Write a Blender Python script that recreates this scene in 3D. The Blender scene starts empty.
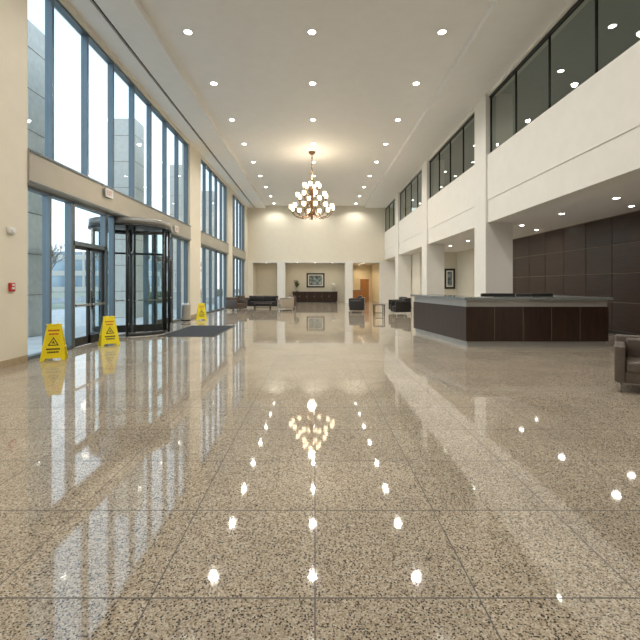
import bpy, bmesh, math, random
from mathutils import Vector, Matrix
random.seed(7)
scene = bpy.context.scene
scene.view_settings.view_transform = 'Standard'
scene.view_settings.exposure = 0.12

# ------------------------------------------------------------------ materials
def newmat(name):
    m = bpy.data.materials.new(name); m.use_nodes = True
    nt = m.node_tree
    for n in list(nt.nodes): nt.nodes.remove(n)
    out = nt.nodes.new('ShaderNodeOutputMaterial')
    return m, nt, out

def mat(name, col, rough=0.5, metal=0.0, var=0.06, scale=3.0, bump=0.0, stretch=(1,1,1), emit=None, es=0.0, spec=0.5, coat=0.0):
    m, nt, out = newmat(name)
    p = nt.nodes.new('ShaderNodeBsdfPrincipled')
    nt.links.new(p.outputs[0], out.inputs[0])
    tc = nt.nodes.new('ShaderNodeTexCoord'); mp = nt.nodes.new('ShaderNodeMapping')
    mp.inputs['Scale'].default_value = stretch
    no = nt.nodes.new('ShaderNodeTexNoise'); no.inputs['Scale'].default_value = scale; no.inputs['Detail'].default_value = 5
    nt.links.new(tc.outputs['Object'], mp.inputs[0]); nt.links.new(mp.outputs[0], no.inputs['Vector'])
    cr = nt.nodes.new('ShaderNodeValToRGB')
    lo = [max(0, c*(1-var)) for c in col]; hi = [min(1, c*(1+var)) for c in col]
    cr.color_ramp.elements[0].position = 0.3; cr.color_ramp.elements[0].color = (*lo, 1)
    cr.color_ramp.elements[1].position = 0.7; cr.color_ramp.elements[1].color = (*hi, 1)
    nt.links.new(no.outputs[0], cr.inputs[0]); nt.links.new(cr.outputs[0], p.inputs['Base Color'])
    p.inputs['Roughness'].default_value = rough; p.inputs['Metallic'].default_value = metal
    p.inputs['Specular IOR Level'].default_value = spec
    p.inputs['Coat Weight'].default_value = coat
    if bump:
        b = nt.nodes.new('ShaderNodeBump'); b.inputs['Strength'].default_value = bump; b.inputs['Distance'].default_value = 0.01
        nt.links.new(no.outputs[0], b.inputs['Height']); nt.links.new(b.outputs[0], p.inputs['Normal'])
    if emit:
        p.inputs['Emission Color'].default_value = (*emit, 1); p.inputs['Emission Strength'].default_value = es
    return m

def glass_mat(name, tint, ior=1.45, rough=0.0):
    m, nt, out = newmat(name)
    tr = nt.nodes.new('ShaderNodeBsdfTransparent'); tr.inputs[0].default_value = (*tint, 1)
    gl = nt.nodes.new('ShaderNodeBsdfGlossy'); gl.inputs['Roughness'].default_value = rough; gl.inputs[0].default_value = (1,1,1,1)
    ge = nt.nodes.new('ShaderNodeNewGeometry'); mi = nt.nodes.new('ShaderNodeMix'); mi.data_type='FLOAT'
    mi.inputs[2].default_value = ior; mi.inputs[3].default_value = 1.0/ior
    nt.links.new(ge.outputs['Backfacing'], mi.inputs[0])
    fr = nt.nodes.new('ShaderNodeFresnel'); nt.links.new(mi.outputs[0], fr.inputs[0])
    mx = nt.nodes.new('ShaderNodeMixShader')
    nt.links.new(fr.outputs[0], mx.inputs[0]); nt.links.new(tr.outputs[0], mx.inputs[1]); nt.links.new(gl.outputs[0], mx.inputs[2])
    nt.links.new(mx.outputs[0], out.inputs[0])
    return m

TILE = 0.787
def floor_mat():
    m, nt, out = newmat('granite_floor')
    N = nt.nodes.new; L = nt.links.new
    p = N('ShaderNodeBsdfPrincipled'); L(p.outputs[0], out.inputs[0])
    tc = N('ShaderNodeTexCoord')
    def vor(scale, feat='F1'):
        v = N('ShaderNodeTexVoronoi'); v.inputs['Scale'].default_value = scale; v.feature = feat
        L(tc.outputs['Object'], v.inputs['Vector']); return v
    v1 = vor(140)
    s1 = N('ShaderNodeSeparateColor'); L(v1.outputs['Color'], s1.inputs[0])
    r = N('ShaderNodeValToRGB'); r.color_ramp.interpolation = 'CONSTANT'
    e = r.color_ramp.elements
    cols = [(0, (0.35,0.285,0.21)), (0.20,(0.46,0.39,0.295)), (0.5,(0.55,0.48,0.38)), (0.74,(0.66,0.60,0.50)), (0.88,(0.20,0.155,0.11)), (0.955,(0.07,0.06,0.05))]
    e[0].position = 0; e[0].color = (*cols[0][1],1); e[1].position = cols[1][0]; e[1].color = (*cols[1][1],1)
    for pos, c in cols[2:]:
        x = e.new(pos); x.color = (*c,1)
    L(s1.outputs[0], r.inputs[0])
    v2 = vor(76)
    s2 = N('ShaderNodeSeparateColor'); L(v2.outputs['Color'], s2.inputs[0])
    gt = N('ShaderNodeMath'); gt.operation = 'GREATER_THAN'; gt.inputs[1].default_value = 0.62; L(s2.outputs[1], gt.inputs[0])
    lt = N('ShaderNodeMath'); lt.operation = 'LESS_THAN'; lt.inputs[1].default_value = 0.36; L(v2.outputs['Distance'], lt.inputs[0])
    mu = N('ShaderNodeMath'); mu.operation = 'MULTIPLY'; L(gt.outputs[0], mu.inputs[0]); L(lt.outputs[0], mu.inputs[1])
    m1 = N('ShaderNodeMix'); m1.data_type = 'RGBA'; L(mu.outputs[0], m1.inputs[0]); L(r.outputs[0], m1.inputs[6]); m1.inputs[7].default_value = (0.03,0.027,0.025,1)
    no = N('ShaderNodeTexNoise'); no.inputs['Scale'].default_value = 1.3; no.inputs['Detail'].default_value = 4; L(tc.outputs['Object'], no.inputs['Vector'])
    mr = N('ShaderNodeMapRange'); mr.inputs[1].default_value=0.3; mr.inputs[2].default_value=0.7; mr.inputs[3].default_value = 0.9; mr.inputs[4].default_value = 1.08; L(no.outputs[0], mr.inputs[0])
    mm = N('ShaderNodeVectorMath'); mm.operation = 'SCALE'; L(m1.outputs[2], mm.inputs[0]); L(mr.outputs[0], mm.inputs['Scale'])
    sp = N('ShaderNodeSeparateXYZ'); L(tc.outputs['Object'], sp.inputs[0])
    masks = []; ids = []
    for ax, off, jw in ((0, 40*TILE, 0.0045), (1, 40*TILE-2.022, 0.006)):
        a = N('ShaderNodeMath'); a.operation = 'ADD'; a.inputs[1].default_value = off; L(sp.outputs[ax], a.inputs[0])
        d = N('ShaderNodeMath'); d.operation = 'DIVIDE'; d.inputs[1].default_value = TILE; L(a.outputs[0], d.inputs[0])
        f = N('ShaderNodeMath'); f.operation = 'FRACT'; L(d.outputs[0], f.inputs[0])
        fl = N('ShaderNodeMath'); fl.operation = 'FLOOR'; L(d.outputs[0], fl.inputs[0]); ids.append(fl)
        pp = N('ShaderNodeMath'); pp.operation = 'PINGPONG'; pp.inputs[1].default_value = 0.5; L(f.outputs[0], pp.inputs[0])
        g = N('ShaderNodeMath'); g.operation = 'LESS_THAN'; g.inputs[1].default_value = jw; L(pp.outputs[0], g.inputs[0]); masks.append(g)
    mxm = N('ShaderNodeMath'); mxm.operation = 'MAXIMUM'; L(masks[0].outputs[0], mxm.inputs[0]); L(masks[1].outputs[0], mxm.inputs[1])
    cx = N('ShaderNodeCombineXYZ'); L(ids[0].outputs[0], cx.inputs[0]); L(ids[1].outputs[0], cx.inputs[1])
    wn = N('ShaderNodeTexWhiteNoise'); wn.noise_dimensions = '2D'; L(cx.outputs[0], wn.inputs['Vector'])
    mr2 = N('ShaderNodeMapRange'); mr2.inputs[3].default_value = 0.94; mr2.inputs[4].default_value = 1.04; L(wn.outputs[0], mr2.inputs[0])
    m3 = N('ShaderNodeVectorMath'); m3.operation = 'SCALE'; L(mm.outputs[0], m3.inputs[0]); L(mr2.outputs[0], m3.inputs['Scale'])
    m2 = N('ShaderNodeMix'); m2.data_type = 'RGBA'; L(mxm.outputs[0], m2.inputs[0]); L(m3.outputs[0], m2.inputs[6]); m2.inputs[7].default_value = (0.075,0.062,0.052,1)
    L(m2.outputs[2], p.inputs['Base Color'])
    rm = N('ShaderNodeMapRange'); rm.inputs[3].default_value = 0.04; rm.inputs[4].default_value = 0.6; L(mxm.outputs[0], rm.inputs[0]); L(rm.outputs[0], p.inputs['Roughness'])
    p.inputs['IOR'].default_value = 1.6
    p.inputs['Specular IOR Level'].default_value = 0.7
    n2 = N('ShaderNodeTexNoise'); n2.inputs['Scale'].default_value = 2.0; L(tc.outputs['Object'], n2.inputs['Vector'])
    b = N('ShaderNodeBump'); b.inputs['Strength'].default_value = 0.008; b.inputs['Distance'].default_value = 0.01
    L(n2.outputs[0], b.inputs['Height']); L(b.outputs[0], p.inputs['Normal'])
    return m

def emis(name, col, s):
    m, nt, out = newmat(name)
    e = nt.nodes.new('ShaderNodeEmission'); e.inputs[0].default_value = (*col,1); e.inputs[1].default_value = s
    nt.links.new(e.outputs[0], out.inputs[0]); return m

M = dict(
 floor=floor_mat(),
 wall=mat('cream_paint',(0.77,0.72,0.60),0.6,var=0.02),
 wallw=mat('warm_white_paint',(0.80,0.78,0.73),0.55,var=0.02),
 ceil=mat('ceiling_paint',(0.82,0.81,0.79),0.7,var=0.015),
 base=mat('baseboard_stone',(0.42,0.33,0.22),0.3,var=0.12,scale=20),
 slot=mat('diffuser_black',(0.03,0.03,0.03),0.6),
 band=mat('champagne_metal',(0.44,0.42,0.37),0.35,metal=0.5,var=0.05,scale=1.5),
 fascia=mat('brushed_fascia_metal',(0.24,0.235,0.22),0.4,metal=0.7,var=0.05,scale=1.5),
 alu=mat('anodised_aluminium',(0.16,0.20,0.23),0.35,metal=0.6,var=0.05),
 bronze=mat('dark_frame',(0.035,0.035,0.035),0.35,metal=0.4),
 steel=mat('stainless_steel',(0.55,0.55,0.53),0.3,metal=0.9,var=0.05),
 steelp=mat('pale_steel',(0.45,0.45,0.44),0.35,metal=0.3,var=0.05),
 glass=glass_mat('window_glass',(0.74,0.86,0.90)),
 dglass=glass_mat('tinted_glass',(0.52,0.58,0.53),1.6),
 cglass=glass_mat('clear_glass',(0.86,0.93,0.94)),
 wood=mat('espresso_veneer',(0.042,0.022,0.016),0.30,var=0.35,scale=3,stretch=(1,0.6,8)),
 wood2=mat('walnut_desk',(0.036,0.019,0.013),0.3,var=0.3,scale=3,stretch=(7,7,0.6)),
 wgap=mat('panel_joint',(0.20,0.15,0.11),0.4),
 owood=mat('honey_wood',(0.42,0.21,0.08),0.4,var=0.2,scale=4,stretch=(6,6,0.5)),
 granite=mat('counter_granite',(0.22,0.24,0.24),0.12,var=0.4,scale=80),
 yellow=mat('sign_yellow',(0.95,0.76,0.015),0.4,var=0.03),
 black=mat('black_plastic',(0.02,0.02,0.02),0.45),
 red=mat('red_plastic',(0.55,0.03,0.02),0.4),
 white=mat('white_plastic',(0.8,0.8,0.78),0.4,var=0.02),
 mat=mat('entrance_carpet',(0.03,0.036,0.043),0.95,var=0.3,scale=120,bump=0.4),
 taupe=mat('taupe_leather',(0.13,0.105,0.09),0.42,var=0.12,scale=12,bump=0.15),
 brownl=mat('brown_leather',(0.09,0.065,0.05),0.42,var=0.15,scale=12,bump=0.1),
 blackl=mat('black_leather',(0.02,0.018,0.018),0.38,var=0.15,scale=12,bump=0.1),
 beigef=mat('beige_fabric',(0.38,0.32,0.25),0.8,var=0.1,scale=30),
 brass=mat('aged_bronze',(0.20,0.115,0.06),0.35,metal=0.8,var=0.2,scale=20),
 shade=emis('lit_shade',(1.0,0.80,0.52),6.0),
 lamp=emis('downlight_lens',(1.0,0.95,0.86),22.0),
 lamp2=emis('corridor_lens',(1.0,0.84,0.60),12.0),
 trimw=mat('downlight_trim',(0.85,0.83,0.8),0.4,var=0.01),
 paint1=mat('canvas_painting',(0.20,0.25,0.26),0.6,var=0.9,scale=5),
 matb=mat('picture_mount',(0.8,0.78,0.7),0.6,var=0.02),
 paving=mat('plaza_paving',(0.58,0.57,0.56),0.7,var=0.1,scale=2),
 grass=mat('winter_grass',(0.34,0.35,0.27),0.9,var=0.3,scale=1),
 asphalt=mat('asphalt',(0.32,0.32,0.33),0.85,var=0.15,scale=5),
 stone=mat('facade_stone',(0.64,0.61,0.56),0.7,var=0.08,scale=6),
 bglass=mat('facade_glass',(0.30,0.40,0.48),0.1,metal=0.3,var=0.2,scale=0.3),
 bark=mat('bark',(0.20,0.17,0.14),0.9,var=0.3,scale=10),
 leaf=mat('hedge_leaf',(0.07,0.10,0.04),0.8,var=0.5,scale=8,bump=0.8),
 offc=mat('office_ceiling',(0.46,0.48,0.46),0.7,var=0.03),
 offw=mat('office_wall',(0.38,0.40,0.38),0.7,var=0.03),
 screen=mat('monitor_screen',(0.02,0.03,0.05),0.15),
 vase=mat('ceramic_vase',(0.6,0.55,0.45),0.25,var=0.05),
)

# ------------------------------------------------------------------ builder
class B:
    def __init__(s): s.bm = bmesh.new(); s.mats = []; s.M = Matrix.Identity(4)
    def mi(s, k):
        m = M[k]
        if m not in s.mats: s.mats.append(m)
        return s.mats.index(m)
    def _fin(s, verts, k, smooth=False):
        fs = set(f for v in verts for f in v.link_faces); i = s.mi(k)
        for f in fs: f.material_index = i; f.smooth = smooth
        return fs
    def box(s, x0,x1,y0,y1,z0,z1,k,bev=0,seg=2,smooth=None):
        r = bmesh.ops.create_cube(s.bm, size=1.0); vs = r['verts']
        for v in vs:
            v.co = Vector(((x0+x1)/2+v.co.x*(x1-x0),(y0+y1)/2+v.co.y*(y1-y0),(z0+z1)/2+v.co.z*(z1-z0)))
        s._fin(vs,k)
        if bev:
            es = list(set(e for v in vs for e in v.link_edges))
            rr = bmesh.ops.bevel(s.bm, geom=es, offset=bev, segments=seg, affect='EDGES', profile=0.5)
            i = s.mi(k)
            vs = set(rr['verts']) | set(v for v in vs if v.is_valid)
            for v in list(vs):
                for f in v.link_faces: f.material_index = i; f.smooth = bool(seg>1)
            vs = list(vs)
        for v in vs: v.co = s.M @ v.co
        return s
    def cyl(s, p0, p1, r0, r1, k, seg=16, caps=True, smooth=True):
        p0=Vector(p0); p1=Vector(p1); d=(p1-p0); q = d.normalized().to_track_quat('Z','Y').to_matrix()
        a=[];b=[]
        for i in range(seg):
            t=2*math.pi*i/seg; o=q@Vector((math.cos(t),math.sin(t),0))
            a.append(s.bm.verts.new(s.M@(p0+o*r0))); b.append(s.bm.verts.new(s.M@(p1+o*r1)))
        i0=s.mi(k)
        for i in range(seg):
            j=(i+1)%seg; f=s.bm.faces.new((a[i],a[j],b[j],b[i])); f.material_index=i0; f.smooth=smooth
        if caps:
            f=s.bm.faces.new(a[::-1]); f.material_index=i0
            f=s.bm.faces.new(b); f.material_index=i0
        return s
    def lathe(s, prof, c, k, seg=20):
        i0=s.mi(k); rings=[]
        for r,z in prof:
            rings.append([s.bm.verts.new(s.M@Vector((c[0]+r*math.cos(2*math.pi*i/seg), c[1]+r*math.sin(2*math.pi*i/seg), c[2]+z))) for i in range(seg)])
        for a,b in zip(rings,rings[1:]):
            for i in range(seg):
                j=(i+1)%seg; f=s.bm.faces.new((a[i],a[j],b[j],b[i])); f.material_index=i0; f.smooth=True
        for rg in (rings[0][::-1], rings[-1]):
            f=s.bm.faces.new(rg); f.material_index=i0
        return s
    def tube(s, pts, rad, k, seg=8):
        pts=[Vector(p) for p in pts]; i0=s.mi(k); prev=None; n=len(pts)
        for i,p in enumerate(pts):
            d=(pts[min(i+1,n-1)]-pts[max(i-1,0)]).normalized()
            q=d.to_track_quat('Z','Y').to_matrix()
            up=Vector((0,0,1)); 
            u=d.cross(up); 
            if u.length<1e-3: u=q@Vector((1,0,0))
            u.normalize(); w=u.cross(d).normalized()
            r = rad[i] if isinstance(rad,(list,tuple)) else rad
            ring=[s.bm.verts.new(s.M@(p+(u*math.cos(2*math.pi*j/seg)+w*math.sin(2*math.pi*j/seg))*r)) for j in range(seg)]
            if prev:
                for j in range(seg):
                    l=(j+1)%seg; f=s.bm.faces.new((prev[j],prev[l],ring[l],ring[j])); f.material_index=i0; f.smooth=True
            else:
                f=s.bm.faces.new(ring[::-1]); f.material_index=i0
            prev=ring
        f=s.bm.faces.new(prev); f.material_index=i0
        return s
    def prism(s, poly, z0, z1, k):
        i0=s.mi(k)
        a=[s.bm.verts.new(s.M@Vector((x,y,z0))) for x,y in poly]; b=[s.bm.verts.new(s.M@Vector((x,y,z1))) for x,y in poly]
        n=len(poly)
        fs=[s.bm.faces.new(a[::-1]), s.bm.faces.new(b)]
        for i in range(n): fs.append(s.bm.faces.new((a[i],a[(i+1)%n],b[(i+1)%n],b[i])))
        for f in fs: f.material_index=i0
        return s
    def quad(s, ps, k):
        f=s.bm.faces.new([s.bm.verts.new(s.M@Vector(p)) for p in ps]); f.material_index=s.mi(k); return s
    def arc(s, c, r, a0, a1, z0, z1, k, th=0.0, n=16):
        i0=s.mi(k); cols=[]
        for i in range(n+1):
            t=a0+(a1-a0)*i/n; ca,sa=math.cos(t),math.sin(t)
            if th: cols.append([s.bm.verts.new(s.M@Vector((c[0]+rr*ca,c[1]+rr*sa,z))) for rr,z in ((r,z0),(r,z1),(r-th,z1),(r-th,z0))])
            else: cols.append([s.bm.verts.new(s.M@Vector((c[0]+r*ca,c[1]+r*sa,z))) for z in (z0,z1)])
        for a,b in zip(cols,cols[1:]):
            if th:
                for j in range(4):
                    l=(j+1)%4; f=s.bm.faces.new((a[j],b[j],b[l],a[l])); f.material_index=i0; f.smooth = j in (0,2)
            else:
                f=s.bm.faces.new((a[0],b[0],b[1],a[1])); f.material_index=i0; f.smooth=True
        return s
    def done(s, name, loc=(0,0,0), rz=0, parent=None):
        bmesh.ops.recalc_face_normals(s.bm, faces=s.bm.faces[:])
        me=bpy.data.meshes.new(name); s.bm.to_mesh(me); s.bm.free()
        for m in s.mats: me.materials.append(m)
        o=bpy.data.objects.new(name, me); scene.collection.objects.link(o)
        o.location=loc; o.rotation_euler=(0,0,rz)
        if parent: o.parent=parent
        return o

# ------------------------------------------------------------------ dimensions
XL=-5.6; XR=5.8; YF=35.3; ZC=7.94; ZT=8.12; YB=-5.0; XW=9.1; ZM=3.6

# floor
B().box(-5.9,XW+0.3,YB,42,-0.2,0,'floor').done('floor')

# ---- ceiling
b=B()
b.box(-5.9,-5.10,YB,YF,ZC,8.4,'ceil').box(-5.0,-4.1,YB,YF,ZC,8.4,'ceil').box(4.15,6.0,YB,YF,ZC,8.4,'ceil')
b.box(-4.1,4.15,YB,YF,ZT,8.4,'ceil')
b.box(-5.10,-5.0,YB,YF,8.02,8.4,'slot')
b.box(-4.16,-4.10,YB,YF,ZC-0.03,ZC,'ceil')
b.done('ceiling')

# ---- left wall
b=B()
piers=[(18.9,20.7),(27.2,28.7),(33.9,YF)]
b.box(-5.95,XL,YB,8.22,0,ZC,'wall')
for a,c in piers: b.box(-5.95,XL,a,c,0,ZC,'wall')
for a,c in ((8.22,18.9),(20.7,27.2),(28.7,33.9)):
    b.box(-5.95,XL-0.02,a,c,7.82,ZC,'wall')
b.done('wall_left')
b=B()
b.box(XL,XL+0.02,YB,8.20,0,0.14,'base')
for a,c in piers[:2]: b.box(XL,XL+0.02,a,c,0,0.14,'base')
b.done('baseboard_left')
b=B()
for a,c in ((8.22,18.9),(20.7,27.2),(28.7,33.9)):
    b.box(-5.93,-5.56,a,c,3.48,4.16,'band',0.01,1)
    b.box(-5.56,-5.54,a,c,3.50,3.54,'alu').box(-5.56,-5.54,a,c,4.10,4.14,'alu')
b.done('trim_header_band')

# windows left upper/lower
GX=-5.78
def window(name, y0,y1,z0,z1, ys, sill=True, fr='alu', w=0.035):
    b=B()
    b.quad([(GX,y0,z0),(GX,y1,z0),(GX,y1,z1),(GX,y0,z1)],'glass')
    for y in ys: b.box(GX-0.08,GX+0.08,y-w,y+w,z0,z1,fr)
    b.box(GX-0.08,GX+0.08,y0,y1,z0,z0+0.07,fr).box(GX-0.08,GX+0.08,y0,y1,z1-0.06,z1,fr)
    return b.done(name)
ys1=[8.26,9.19,10.6,11.95,13.3,14.7,16.2,17.6,18.86]
window('window_1',8.22,18.9,4.16,7.82,ys1)
ys2=[20.74,22.0,23.3,24.6,25.9,27.16]; ys3=[28.74,30.0,31.3,32.6,33.86]
window('window_2',20.7,27.2,4.16,7.82,ys2)
window('window_3',28.7,33.9,4.16,7.82,ys3)
window('window_4',20.7,27.2,0,3.48,ys2)
window('window_5',28.7,33.9,0,3.48,ys3)
window('window_6',8.22,9.95,0,3.48,[8.26,9.1,9.91])
window('window_7',11.55,12.03,0,3.48,[11.58,12.0])
window('window_8',14.4,15.2,0,3.48,[14.43,15.17])
window('window_9',16.9,18.9,0,3.48,[16.93,17.9,18.86])

# swing doors
def swing(name,y0,y1):
    b=B(); ym=(y0+y1)/2
    for y in (y0+0.04,y1-0.04): b.box(GX-0.06,GX+0.08,y-0.035,y+0.035,0,3.48,'alu')
    b.box(GX-0.06,GX+0.08,y0,y1,2.45,2.55,'alu').box(GX-0.06,GX+0.08,y0,y1,3.4,3.48,'alu')
    b.quad([(GX,y0,2.5),(GX,y1,2.5),(GX,y1,3.45),(GX,y0,3.45)],'glass')
    for a,c in ((y0+0.08,ym),(ym,y1-0.08)):
        b.box(GX-0.02,GX+0.03,a,a+0.06,0.01,2.45,'bronze').box(GX-0.02,GX+0.03,c-0.06,c,0.01,2.45,'bronze')
        b.box(GX-0.02,GX+0.03,a,c,0.01,0.22,'bronze').box(GX-0.02,GX+0.03,a,c,2.37,2.45,'bronze')
        b.quad([(GX,a,0.2),(GX,c,0.2),(GX,c,2.4),(GX,a,2.4)],'glass')
        b.box(GX+0.03,GX+0.10,a+0.05,c-0.05,0.98,1.03,'steel')
    return b.done(name)
swing('door_1',9.95,11.55); swing('door_2',15.2,16.9)

# revolving door
b=B(); C=(-5.75,13.2); R=1.12
zt=3.24
for a0,a1 in ((math.radians(-72),math.radians(-12)),(math.radians(12),math.radians(72)),(math.radians(108),math.radians(168)),(math.radians(192),math.radians(252))):
    b.arc(C,R,a0,a1,0.12,zt,'cglass')
    b.arc(C,R+0.03,a0,a1,0.0,0.12,'bronze',0.06)
    for t in (a0,a1):
        x=C[0]+R*math.cos(t); y=C[1]+R*math.sin(t); b.cyl((x,y,0),(x,y,zt),0.04,0.04,'bronze',10)
b.arc(C,R+0.06,0,2*math.pi,zt,3.46,'fascia',0.10,48)
b.arc(C,R+0.08,0,2*math.pi,zt-0.04,zt+0.02,'bronze',0.14,48)
b.prism([(C[0]+R*math.cos(t*math.pi/18),C[1]+R*math.sin(t*math.pi/18)) for t in range(36)],3.25,3.29,'bronze')
b.prism([(C[0]+(R+0.02)*math.cos(t*math.pi/18),C[1]+(R+0.02)*math.sin(t*math.pi/18)) for t in range(36)],3.40,3.45,'fascia')
b.arc(C,R+0.05,0,2*math.pi,0.0,0.012,'steel',0.12,48)
b.cyl((C[0],C[1],0),(C[0],C[1],zt),0.05,0.05,'bronze',12)
for q in range(4):
    t=math.radians(28+90*q); b.M=Matrix.Translation((C[0],C[1],0))@Matrix.Rotation(t,4,'Z')
    L=R-0.06
    b.box(0.05,L,-0.025,0.025,0.03,0.25,'bronze').box(0.05,L,-0.025,0.025,2.45,2.51,'bronze').box(L-0.06,L,-0.025,0.025,0.03,3.18,'bronze').box(0.05,L,-0.025,0.025,3.12,3.2,'bronze')
    b.quad([(0.05,0,0.2),(L,0,0.2),(L,0,3.18),(0.05,0,3.18)],'cglass')
    b.box(0.2,L-0.1,0.03,0.07,1.0,1.04,'steel')
b.M=Matrix.Identity(4)
b.done('revolving_door')

# ---- right side
cols=[6.1-7.5,6.1,14.2,21.7,29.2]
for i,y in enumerate(cols):
    b=B(); b.box(XR-0.06,6.66,y,y+1.0,0,ZC,'wallw',0.01,1)
    b.box(XR-0.075,6.675,y-0.015,y+1.015,0,0.14,'base')
    b.done('column')
b=B()
edges=[YB]+[v for y in cols for v in (y,y+1.0)]+[YF]
for i in range(0,len(edges),2):
    a,c=edges[i],edges[i+1]
    if c-a<0.1: continue
    b.box(XR,XR+0.35,a,c,4.36,5.87,'wallw')
    b.box(XR+0.02,XR+0.40,a,c,ZM,4.36,'wallw')
    b.box(XR,XR+0.35,a,c,7.86,ZC,'wallw')
b.done('wall_right_upper')
b=B(); b.box(XR+0.40,XW+0.3,YB,YF,ZM,ZM+0.4,'ceil'); b.done('ceiling_mezzanine')
n=10
for i in range(0,len(edges),2):
    a,c=edges[i],edges[i+1]
    b=B(); gx=XR+0.12
    b.quad([(gx,a,5.87),(gx,c,5.87),(gx,c,7.86),(gx,a,7.86)],'dglass')
    b.box(gx-0.05,gx+0.05,a,c,5.87,5.93,'bronze').box(gx-0.05,gx+0.05,a,c,7.8,7.86,'bronze')
    k=max(2,round((c-a)/1.62))
    for j in range(k+1):
        y=a+(c-a)*j/k; w=0.03 if j in (0,k) else 0.008
        b.box(gx-0.03,gx+0.03,max(a,y-w),min(c,y+w),5.9,7.82,'bronze')
    b.done('window_%d'%n); n+=1
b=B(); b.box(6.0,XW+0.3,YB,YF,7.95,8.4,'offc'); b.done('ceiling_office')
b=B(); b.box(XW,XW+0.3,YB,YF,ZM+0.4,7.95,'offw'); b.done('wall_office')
# wood wall right
b=B(); b.box(XW,XW+0.3,YB,21.2,0,ZM,'wgap')
ph=[0.12,0.98,1.85,2.72,3.58]
y=-4.6
while y<21.1:
    y2=min(y+1.25,21.2)
    for z0,z1 in zip(ph,ph[1:]): b.box(XW-0.02,XW,y+0.013,y2-0.013,z0+0.013,z1-0.013,'wood',0.004,1)
    y=y2
b.box(XW-0.03,XW,YB,21.2,0,0.11,'black')
b.done('wall_right')
b=B(); b.box(XW,XW+0.3,21.2,27,0,ZM,'wall').box(6.7,XW+0.3,27,27.2,0,ZM,'wall').box(6.7,6.9,27.2,YF,0,ZM,'wall'); b.done('wall_right_rear')
b=B(); b.box(6.7,XW,26.98,27,0,0.14,'base').box(XW-0.02,XW,21.2,26.98,0,0.14,'base'); b.done('baseboard_right')

# ---- far wall
b=B()
b.box(-5.95,7.0,YF,YF+0.3,3.42,ZT+0.2,'wall')
b.box(-5.95,-5.2,YF,YF+0.3,0,3.42,'wallw')
b.box(5.4,7.0,YF,YF+0.3,0,3.42,'wallw')
b.box(-3.15,-2.5,YF-0.12,YF+0.4,0,3.42,'wallw')
b.box(2.5,3.15,YF-0.12,YF+0.4,0,3.42,'wallw')
b.box(-5.95,-5.2,YF+0.3,37.6,0,3.42,'wall')
b.box(-5.95,2.7,37.4,37.7,0,3.42,'wall')
b.box(2.7,2.9,YF+0.4,41,0,3.42,'wall')
b.box(5.5,5.7,YF+0.3,41,0,3.42,'wall')
b.box(2.7,5.7,41,41.2,0,3.42,'wall')
b.box(-3.0,-2.8,YF+0.4,37.4,0,3.42,'wall')
b.box(-5.95,7.0,YF-0.03,YF,3.36,3.48,'wallw')
b.done('wall_far')
b=B(); b.box(-5.95,5.7,YF+0.3,41.2,3.42,3.6,'ceil'); b.done('ceiling_far')
b=B(); b.box(-5.95,XW+0.3,YB-0.3,YB,0,ZT+0.2,'wall'); b.done('wall_rear')
b=B(); b.box(4.3,5.3,40.93,41,0,2.15,'white',0.005,1).box(4.38,5.22,40.9,40.95,0.02,2.08,'owood').box(4.45,4.5,40.86,40.9,0.98,1.05,'steel'); b.done('door_3')
b=B(); b.box(3.3,4.3,38.2,38.8,0.0,1.0,'owood',0.01,1).box(3.25,4.35,38.15,38.85,1.0,1.05,'granite'); b.done('corridor_cabinet')

# ---- reception desk
def offset(poly,d):
    n=len(poly); out=[]
    area=sum(poly[i][0]*poly[(i+1)%n][1]-poly[(i+1)%n][0]*poly[i][1] for i in range(n))
    sg = 1 if area>0 else -1
    for i in range(n):
        p0=Vector(poly[i-1]);p1=Vector(poly[i]);p2=Vector(poly[(i+1)%n])
        e1=(p1-p0).normalized();e2=(p2-p1).normalized()
        n1=Vector((e1.y,-e1.x))*sg;n2=Vector((e2.y,-e2.x))*sg
        bs=(n1+n2).normalized(); k=d/max(0.3,bs.dot(n1)); out.append(tuple(p1+bs*k))
    return out
U=[(3.15,13.5),(3.67,10.25),(7.13,10.25),(7.13,13.5),(6.5,13.5),(6.5,10.88),(4.24,10.88),(3.82,13.5)]
b=B()
b.prism(offset(U,-0.05),0,0.13,'steelp')
b.prism(U,0.13,0.97,'wood2')
b.prism(offset(U,-0.02),0.97,1.14,'steelp')
b.prism(offset(U,0.07),1.14,1.20,'granite')
for i in range(1,5):
    x=3.67+3.46*i/5; b.box(x-0.004,x+0.004,10.245,10.25,0.14,0.97,'wgap')
b.box(4.25,6.5,10.9,11.5,0.72,0.76,'wood2')
b.done('reception_desk')
for x,rz in ((5.0,math.pi),(6.0,math.pi)):
    b=B(); b.box(-0.12,0.12,-0.09,0.09,0,0.015,'black').box(-0.025,0.025,-0.02,0.02,0.01,0.25,'black')
    b.box(-0.28,0.28,-0.02,0.02,0.18,0.52,'black',0.006,1).box(-0.265,0.265,-0.0225,-0.0195,0.20,0.50,'screen')
    b.done('computer_monitor',(x,11.15,0.76),rz)
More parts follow.
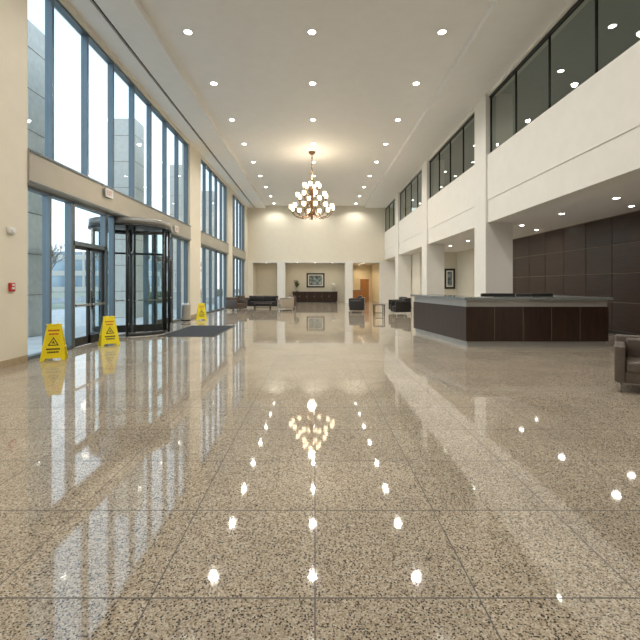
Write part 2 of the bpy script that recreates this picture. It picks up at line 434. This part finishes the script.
def office_chair(loc,rz):
    b=B()
    for q in range(5):
        t=2*math.pi*q/5; b.tube([(0,0,0.1),(0.28*math.cos(t),0.28*math.sin(t),0.06)],[0.025,0.018],'black'); b.cyl((0.28*math.cos(t),0.28*math.sin(t)-0.015,0.03),(0.28*math.cos(t),0.28*math.sin(t)+0.015,0.03),0.03,0.03,'black',10)
    b.cyl((0,0,0.08),(0,0,0.45),0.03,0.03,'steel',12)
    b.box(-0.25,0.25,-0.24,0.24,0.44,0.53,'blackl',0.03,3)
    b.box(-0.23,0.23,0.22,0.29,0.62,1.26,'blackl',0.03,3)
    b.tube([(0,0,0.45),(0,0.25,0.47),(0,0.31,0.6),(0,0.29,0.8)],0.02,'black')
    for x in (-0.28,0.28): b.box(x-0.025,x+0.025,-0.15,0.15,0.66,0.69,'black',0.01,1); b.box(x-0.012,x+0.012,-0.02,0.02,0.5,0.67,'black')
    b.done('office_chair',loc,rz)
office_chair((5.05,11.95,0),0.2); office_chair((6.0,12.0,0),-0.3)

# ---- armchairs / sofas
def seat(name,w,d,h,loc,rz,k,nseat=1,legs='steel',bh=None,arms=True,drop=0.16):
    b=B(); aw=0.13 if arms else 0.0; lz=0.14
    for x in (-w/2+0.07,w/2-0.07):
        for y in (-d/2+0.07,d/2-0.07): b.cyl((x,y,0),(x,y,lz+0.02),0.016,0.02,legs,10)
    b.box(-w/2+0.01,w/2-0.01,-d/2+0.02,d/2-0.01,lz,0.30,k,0.015,2)
    sw=(w-2*aw)/nseat
    for i in range(nseat):
        x=-w/2+aw+i*sw; b.box(x+0.006,x+sw-0.006,-d/2,d/2-0.18,0.29,0.44,k,0.035,3)
        b.box(x+0.006,x+sw-0.006,d/2-0.26,d/2-0.12,0.42,h-0.03,k,0.035,3)
    b.box(-w/2+0.005,w/2-0.005,d/2-0.15,d/2,lz+0.02,h,k,0.025,3)
    if arms:
        for sx in (-1,1):
            x0=sx*w/2; x1=sx*(w/2-aw); b.box(min(x0,x1),max(x0,x1),-d/2,d/2-0.02,lz+0.01,h-drop,k,0.022,3)
    return b.done(name,loc,rz)
seat('armchair',0.84,0.80,0.74,(4.76,5.98,0),math.radians(-36),'taupe',drop=0.09)
seat('armchair',0.95,0.85,0.80,(-4.55,24.4,0),math.radians(60),'brownl')
seat('armchair',0.85,0.85,0.80,(-4.75,28.3,0),math.radians(60),'brownl')
seat('sofa',1.9,0.85,0.80,(-3.35,27.2,0),math.radians(0),'blackl',nseat=2)
seat('armchair',0.85,0.8,0.80,(-1.75,25.0,0),math.radians(-70),'beigef')
seat('armchair',0.85,0.8,0.80,(-1.75,27.4,0),math.radians(-60),'brownl')
seat('armchair',0.85,0.8,0.82,(2.30,23.0,0),math.radians(-100),'blackl')
seat('armchair',0.8,0.8,0.82,(2.55,26.5,0),math.radians(-100),'blackl')
seat('armchair',0.75,0.8,0.85,(4.35,21.4,0),math.radians(-80),'blackl')
seat('armchair',0.75,0.8,0.85,(4.55,23.2,0),math.radians(-80),'blackl')
def side_table(loc,w=0.55,h=0.5,k='wood2'):
    b=B(); b.box(-w/2,w/2,-w/2,w/2,h-0.04,h,k,0.006,1)
    for x in (-1,1):
        for y in (-1,1): b.box(x*(w/2-0.04)-0.02,x*(w/2-0.04)+0.02,y*(w/2-0.04)-0.02,y*(w/2-0.04)+0.02,0,h-0.04,k)
    b.box(-w/2+0.04,w/2-0.04,-w/2+0.04,w/2-0.04,0.12,0.14,k)
    b.done('side_table',loc)
side_table((3.15,20.8,0),0.55,0.55); side_table((-4.85,26.2,0),0.5,0.5)
b=B(); b.box(-0.55,0.55,-0.3,0.3,0.36,0.40,'wood2',0.006,1)
for x in (-0.48,0.48):
    for y in (-0.24,0.24): b.box(x-0.025,x+0.025,y-0.025,y+0.025,0,0.36,'wood2')
b.box(-0.46,0.46,-0.22,0.22,0.12,0.14,'wood2')
b.done('coffee_table',(-3.2,25.7,0))

# console
b=B(); b.box(-2.0,2.0,-0.25,0.25,0.86,0.92,'wood2',0.006,1).box(-1.95,1.95,-0.23,0.23,0.10,0.86,'wood2').box(-1.9,1.9,-0.2,0.2,0,0.1,'black')
for i in range(1,6):
    x=-1.95+3.9*i/6; b.box(x-0.006,x+0.006,-0.235,-0.23,0.12,0.84,'wgap')
    b.box(x-0.1,x-0.07,-0.25,-0.23,0.45,0.55,'steel')
b.done('console_cabinet',(0.0,37.05,0))
def picture(name,x0,x1,z0,z1,y,art='paint1'):
    b=B(); b.box(x0,x1,y-0.04,y,z0,z1,'black',0.006,1)
    f=0.13; b.box(x0+f,x1-f,y-0.045,y-0.04,z0+f,z1-f,'matb'); g=f+0.08
    b.box(x0+g,x1-g,y-0.048,y-0.045,z0+g,z1-g,art); b.done(name)
picture('framed_painting',-0.75,0.85,1.28,2.55,37.395)
picture('framed_painting',8.25,8.95,1.25,2.55,26.975)
b=B(); b.lathe([(0.09,0),(0.1,0.02),(0.05,0.06),(0.11,0.2),(0.05,0.36),(0.02,0.42),(0.02,0.5)],(0,0,0),'vase')
b.lathe([(0.2,0.48),(0.13,0.74)],(0,0,0),'matb'); b.done('table_lamp',(1.6,37.05,0.92))
b=B(); b.lathe([(0.08,0),(0.14,0.12),(0.12,0.26),(0.07,0.34),(0.09,0.38)],(0,0,0),'vase')
for i in range(40):
    t=random.uniform(0,6.28); r=random.uniform(0.05,0.32); h=random.uniform(0.6,1.0)
    p=(r*math.cos(t)*0.5,r*math.sin(t)*0.35,0.36+0.5*(h-0.36)); q=(r*math.cos(t),r*math.sin(t)*0.6,h)
    b.tube([(0,0,0.34),p,q],[0.006,0.006,0.004],'leaf',5)
    for j in range(3):
        c=Vector(p).lerp(Vector(q),j/2); b.lathe([(0.005,-0.04),(0.03,0),(0.005,0.05)],tuple(c),'leaf',6)
b.done('potted_plant',(-1.6,37.05,0.92))

# ---- wet floor signs
def wet_sign(loc,rz):
    b=B(); H=0.74; sp=0.17
    for sgn in (-1,1):
        ang=math.atan2(sp,H)*sgn
        b.M=Matrix.Translation((0,sgn*-sp,0))@Matrix.Rotation(-ang,4,'X')@Matrix.Rotation(math.pi/2,4,'X')
        pts=[(-0.22,0),(-0.15,0),(-0.13,0.05),(0.13,0.05),(0.15,0),(0.22,0),(0.145,0.58),(0.13,0.68),(0.09,0.735),(0.045,0.75),(0.045,0.70),(-0.045,0.70),(-0.045,0.75),(-0.09,0.735),(-0.13,0.68),(-0.145,0.58)]
        b.prism(pts,-0.012,0.012,'yellow')
        for zz0,zz1 in (((0.012,0.015)),((-0.015,-0.012))):
            b.prism([(-0.095,0.30),(0.095,0.30),(0,0.47)],zz0,zz1,'black')
            s=0.002 if zz0>0 else -0.002
            b.prism([(-0.066,0.317),(0.066,0.317),(0,0.435)],zz0+s,zz1+s,'yellow')
            b.prism([(-0.03,0.33),(-0.005,0.35),(0.035,0.325),(0.015,0.37),(0.0,0.40),(-0.012,0.37)],zz0+2*s,zz1+2*s,'black')
            for yy,hw in ((0.60,0.10),(0.53,0.085),(0.23,0.12),(0.17,0.10)):
                nn=7; ww=2*hw/nn
                for q in range(nn): b.box(-hw+q*ww+0.004,-hw+(q+1)*ww-0.004,yy-0.016,yy+0.016,zz0,zz1,'black' if yy<0.5 else 'red')
    b.M=Matrix.Identity(4)
    b.cyl((-0.14,0,0.70),(0.14,0,0.70),0.016,0.016,'yellow',10)
    b.box(-0.20,-0.18,-0.12,0.12,0.26,0.275,'yellow').box(0.18,0.20,-0.12,0.12,0.26,0.275,'yellow')
    return b.done('wet_floor_sign',loc,rz)
wet_sign((-5.25,8.50,0),math.radians(22))
wet_sign((-5.15,10.55,0),math.radians(38))
wet_sign((-4.87,18.1,0),math.radians(20))

# mat
b=B(); b.box(-4.50,-2.95,12.3,15.5,0,0.012,'mat',0.004,1)
b.box(-4.55,-4.50,12.25,15.55,0,0.010,'black').box(-2.95,-2.9,12.25,15.55,0,0.010,'black').box(-4.5,-2.95,12.25,12.3,0,0.010,'black').box(-4.5,-2.95,15.5,15.55,0,0.010,'black')
b.done('entrance_mat')
b=B(); b.lathe([(0.17,0),(0.18,0.02),(0.18,0.66),(0.19,0.67),(0.19,0.72),(0.12,0.76),(0.10,0.76),(0.10,0.72)],(0,0,0),'steel',24)
b.lathe([(0.181,0.05),(0.183,0.06),(0.183,0.10),(0.181,0.11)],(0,0,0),'black',24)
b.done('trash_bin',(-5.2,17.0,0))

# wall devices
b=B(); b.box(XL,XL+0.04,7.70,7.84,1.38,1.54,'red',0.008,1).box(XL+0.04,XL+0.05,7.73,7.81,1.42,1.46,'white').box(XL+0.04,XL+0.05,7.74,7.80,1.48,1.52,'white'); b.done('fire_alarm_pull')
b=B(); b.box(XL,XL+0.05,7.66,7.84,2.44,2.56,'white',0.01,2).cyl((XL+0.05,7.75,2.5),(XL+0.07,7.75,2.5),0.04,0.03,'white',14); b.done('wall_strobe')
def exit_sign(loc):
    b=B(); b.box(0,0.05,-0.19,0.19,-0.12,0.12,'white',0.006,1)
    x=0.052
    def st(y0,y1,z0,z1): b.box(0.05,x,min(y0,y1),max(y0,y1),z0,z1,'red')
    for i,ch in enumerate('EXIT'):
        a=-0.135+i*0.07
        if ch=='E': st(a,a+0.014,-0.065,0.065); [st(a,a+0.046,z-0.008,z+0.008) for z in (-0.057,0,0.057)]
        if ch=='X':
            for s in (-1,1):
                b.M=Matrix.Translation((0.05,a+0.024,0))@Matrix.Rotation(s*0.36,4,'X'); b.box(0,0.002,-0.007,0.007,-0.067,0.067,'red'); b.M=Matrix.Identity(4)
        if ch=='I': st(a+0.017,a+0.031,-0.065,0.065)
        if ch=='T': st(a+0.017,a+0.031,-0.065,0.065); st(a,a+0.048,0.049,0.065)
    b.done('exit_sign',loc)
exit_sign((-5.54,11.3,3.95)); exit_sign((-5.54,16.8,3.72))

# ---- chandelier
CH=(-0.15,21.0)
b=B(); top=ZT
b.lathe([(0.02,top-0.14),(0.10,top-0.12),(0.17,top-0.05),(0.18,top)],(0,0,0),'brass')
b.cyl((0,0,6.75),(0,0,top-0.1),0.018,0.018,'brass',8)
z=6.85
while z<top-0.2:
    b.lathe([(0.02,-0.05),(0.035,0),(0.02,0.05)],(0,0,z),'brass',10); z+=0.16
b.lathe([(0.02,4.72),(0.06,4.78),(0.03,4.85),(0.16,4.95),(0.20,5.05),(0.10,5.18),(0.05,5.35),(0.09,5.5),(0.14,5.62),(0.08,5.75),(0.04,5.95),(0.10,6.1),(0.12,6.2),(0.04,6.35),(0.03,6.6),(0.06,6.7),(0.02,6.8)],(0,0,0),'brass',20)
lampb=B()
for n_,R_,zc,zr in ((12,1.05,5.05,5.30),(8,0.72,5.65,5.85),(6,0.38,6.15,6.35)):
    for i in range(n_):
        t=2*math.pi*(i+0.3)/n_; c,s=math.cos(t),math.sin(t)
        pts=[]
        for u,dz in ((0.05,0.05),(0.25,-0.10),(0.5,-0.17),(0.75,-0.13),(0.93,0.0),(1.0,0.14)):
            pts.append((c*R_*u,s*R_*u,zc+dz*1.2))
        b.tube(pts,0.018,'brass',8)
        b.tube([(c*R_*0.2,s*R_*0.2,zc+0.35),(c*R_*0.4,s*R_*0.4,zc+0.18),(c*R_*0.55,s*R_*0.55,zc-0.12)],0.010,'brass',6)
        e=(c*R_,s*R_,zc+0.16)
        b.lathe([(0.02,-0.03),(0.07,0.0),(0.075,0.02),(0.03,0.03)],e,'brass',12)
        lampb.lathe([(0.045,0.03),(0.085,0.08),(0.10,0.14),(0.085,0.20),(0.10,0.24),(0.07,0.235)],e,'shade',14)
ch=b.done('chandelier',(CH[0],CH[1],0))
lampb.done('glass_shades',(0,0,0),parent=ch)

def light(kind,name,loc,e,col,parent=None,**kw):
    l=bpy.data.lights.new(name,kind); l.energy=e; l.color=col
    for k,v in kw.items(): setattr(l,k,v)
    o=bpy.data.objects.new(name,l); scene.collection.objects.link(o); o.location=loc
    if parent: o.parent=parent
    return o
light('POINT','chandelier_glow',(0,0,6.95),85,(1.0,0.83,0.60),parent=ch,shadow_soft_size=0.15)
light('POINT','chandelier_glow_low',(0,0,5.0-0.5),55,(1.0,0.83,0.60),parent=ch,shadow_soft_size=0.2)

# ---- downlights
def downlight(x,y,z,e,lampk='lamp',r=0.085,col=(1.0,0.945,0.865),ang=150):
    b=B(); b.lathe([(r+0.03,0.0),(r+0.03,-0.012),(r+0.002,-0.012),(r,-0.004)],(0,0,0),'trimw',20)
    b.lathe([(r-0.001,-0.013),(r-0.002,-0.016)],(0,0,0),lampk,20)
    o=b.done('downlight',(x,y,z))
    if e: light('SPOT','spot',(0,0,-0.03),e,col,parent=o,spot_size=math.radians(ang),spot_blend=0.6,shadow_soft_size=0.09)
rows=[2.3,5.2,8.1,11.03,13.85,16.9,19.8,22.7,25.6,28.5,31.4,34.2]
for y in rows:
    for x in (-3.32,-0.08,3.32):
        downlight(x,y,ZT,225,r=0.095)
for y in (4.0,7.0,10.15,12.4,14.8,17.4,20.0,22.6,25.0): downlight(7.25,y,ZM,40,r=0.07)
for y in (11.2,16.0): downlight(8.4,y,ZM,34,r=0.06)
for x in (-4.2,-1.5,0.0,1.5): downlight(x,36.4,3.42,25,'lamp2',0.07,(1,0.86,0.66))  # made-up fixtures, added to light the far-wall recess
for y in (36.5,38.3,40): downlight(4.2,y,3.42,90,'lamp2',0.07,(1,0.74,0.42))
for y in (31.0,): downlight(6.3,y,ZM,20,'lamp2',0.07)
for y in (8.2,10.5,12.7,16.5,19.5,24,27,32): downlight(7.4,y,7.95,60,r=0.08)
b=B(); b.box(-0.3,0.3,-0.3,0.3,-0.02,0,'trimw')
for i in range(4): f=0.26-0.06*i; b.box(-f,f,-f,f,-0.022-0.003*i,-0.02-0.003*i,'slot' if i%2==0 else 'trimw')
b.done('ceiling_vent',(6.9,8.9,7.95))

# ---- exterior
b=B(); b.box(-16,-5.9,-15,70,-0.2,-0.02,'paving'); b.done('plaza_ground')
b=B(); b.box(-90,-16,-40,160,-0.25,-0.05,'grass'); b.done('lawn_ground')
b=B(); b.box(-30,-22,-40,160,-0.08,-0.03,'asphalt'); b.done('road')
for y in (12.2,19.5,27.0,34.5):
    b=B(); b.box(-9.3,-8.3,y,y+1.0,-0.02,9.2,'stone',0.02,1)
    for z in (1.2,2.4,3.6,4.8,6.0,7.2,8.4): b.box(-9.31,-8.29,y-0.01,y+1.01,z,z+0.02,'wgap')
    b.done('canopy_column')
b=B(); b.box(-14,-13,30,60,-0.02,0.9,'leaf',0.15,2); b.done('hedge')
b=B(); b.box(-21.5,-20,8,30,-0.05,1.1,'leaf',0.2,2); b.done('hedge')
def building(x0,x1,y0,y1,h,nm='office_building'):
    b=B(); b.box(x0,x1,y0,y1,-0.05,h,'bglass')
    z=0
    while z<h: b.box(x0-0.15,x1+0.15,y0-0.15,y1+0.15,z,z+1.1,'stone'); z+=3.6
    y=y0
    while y<=y1: b.box(x1,x1+0.25,y-0.25,y+0.25,0,h,'stone'); y+=4
    x=x0
    while x<=x1: b.box(x-0.25,x+0.25,y0-0.25,y0,0,h,'stone'); x+=4
    b.done(nm)
building(-75,-48,30,66,7); building(-60,-38,95,135,9)
def tree(loc,h,seed):
    rnd=random.Random(seed); b=B()
    def br(p,d,l,r,lev):
        q=p+d*l; mid=p+d*l*0.5+Vector((rnd.uniform(-1,1),rnd.uniform(-1,1),0))*l*0.04
        b.tube([p,mid,q],[r,r*0.85,r*0.65],'bark',5)
        if lev==0: return
        for i in range(3 if lev>1 else 4):
            a=Vector((rnd.uniform(-1,1),rnd.uniform(-1,1),rnd.uniform(0.1,0.9))).normalized()
            nd=(d*0.75+a*0.7).normalized(); s=p.lerp(q,rnd.uniform(0.6,1.0))
            br(s,nd,l*rnd.uniform(0.6,0.78),r*0.58,lev-1)
    br(Vector((0,0,0)),Vector((0,0,1)),h*0.32,h*0.022,5)
    b.done('bare_tree',loc)
for i,(x,y,h) in enumerate([(-19,30,6),(-20,40,7),(-19,48,7),(-21,58,7),(-34,52,8),(-19,68,8),(-36,75,9)]):
    tree((x,y,-0.05),h,i)

# ---- world
w=bpy.data.worlds.new('World'); scene.world=w; w.use_nodes=True; nt=w.node_tree
for n_ in list(nt.nodes): nt.nodes.remove(n_)
o=nt.nodes.new('ShaderNodeOutputWorld'); bg=nt.nodes.new('ShaderNodeBackground'); tc=nt.nodes.new('ShaderNodeTexCoord')
sp=nt.nodes.new('ShaderNodeSeparateXYZ'); cr=nt.nodes.new('ShaderNodeValToRGB')
nt.links.new(tc.outputs['Generated'],sp.inputs[0]); nt.links.new(sp.outputs[2],cr.inputs[0])
cr.color_ramp.elements[0].position=0.0; cr.color_ramp.elements[0].color=(0.97,0.98,1.0,1)
cr.color_ramp.elements[1].position=0.6; cr.color_ramp.elements[1].color=(0.62,0.76,0.92,1)
nt.links.new(cr.outputs[0],bg.inputs[0]); bg.inputs[1].default_value=1.9; nt.links.new(bg.outputs[0],o.inputs[0])

# ---- camera
cd=bpy.data.cameras.new('camera'); co=bpy.data.objects.new('camera',cd); scene.collection.objects.link(co)
co.location=(0,0,1.5); co.rotation_euler=(math.pi/2,0,0)
cd.sensor_width=36; cd.lens=36*422/640; cd.shift_x=5/640; cd.shift_y=-35/640; cd.clip_end=500; cd.clip_start=0.05
scene.camera=co
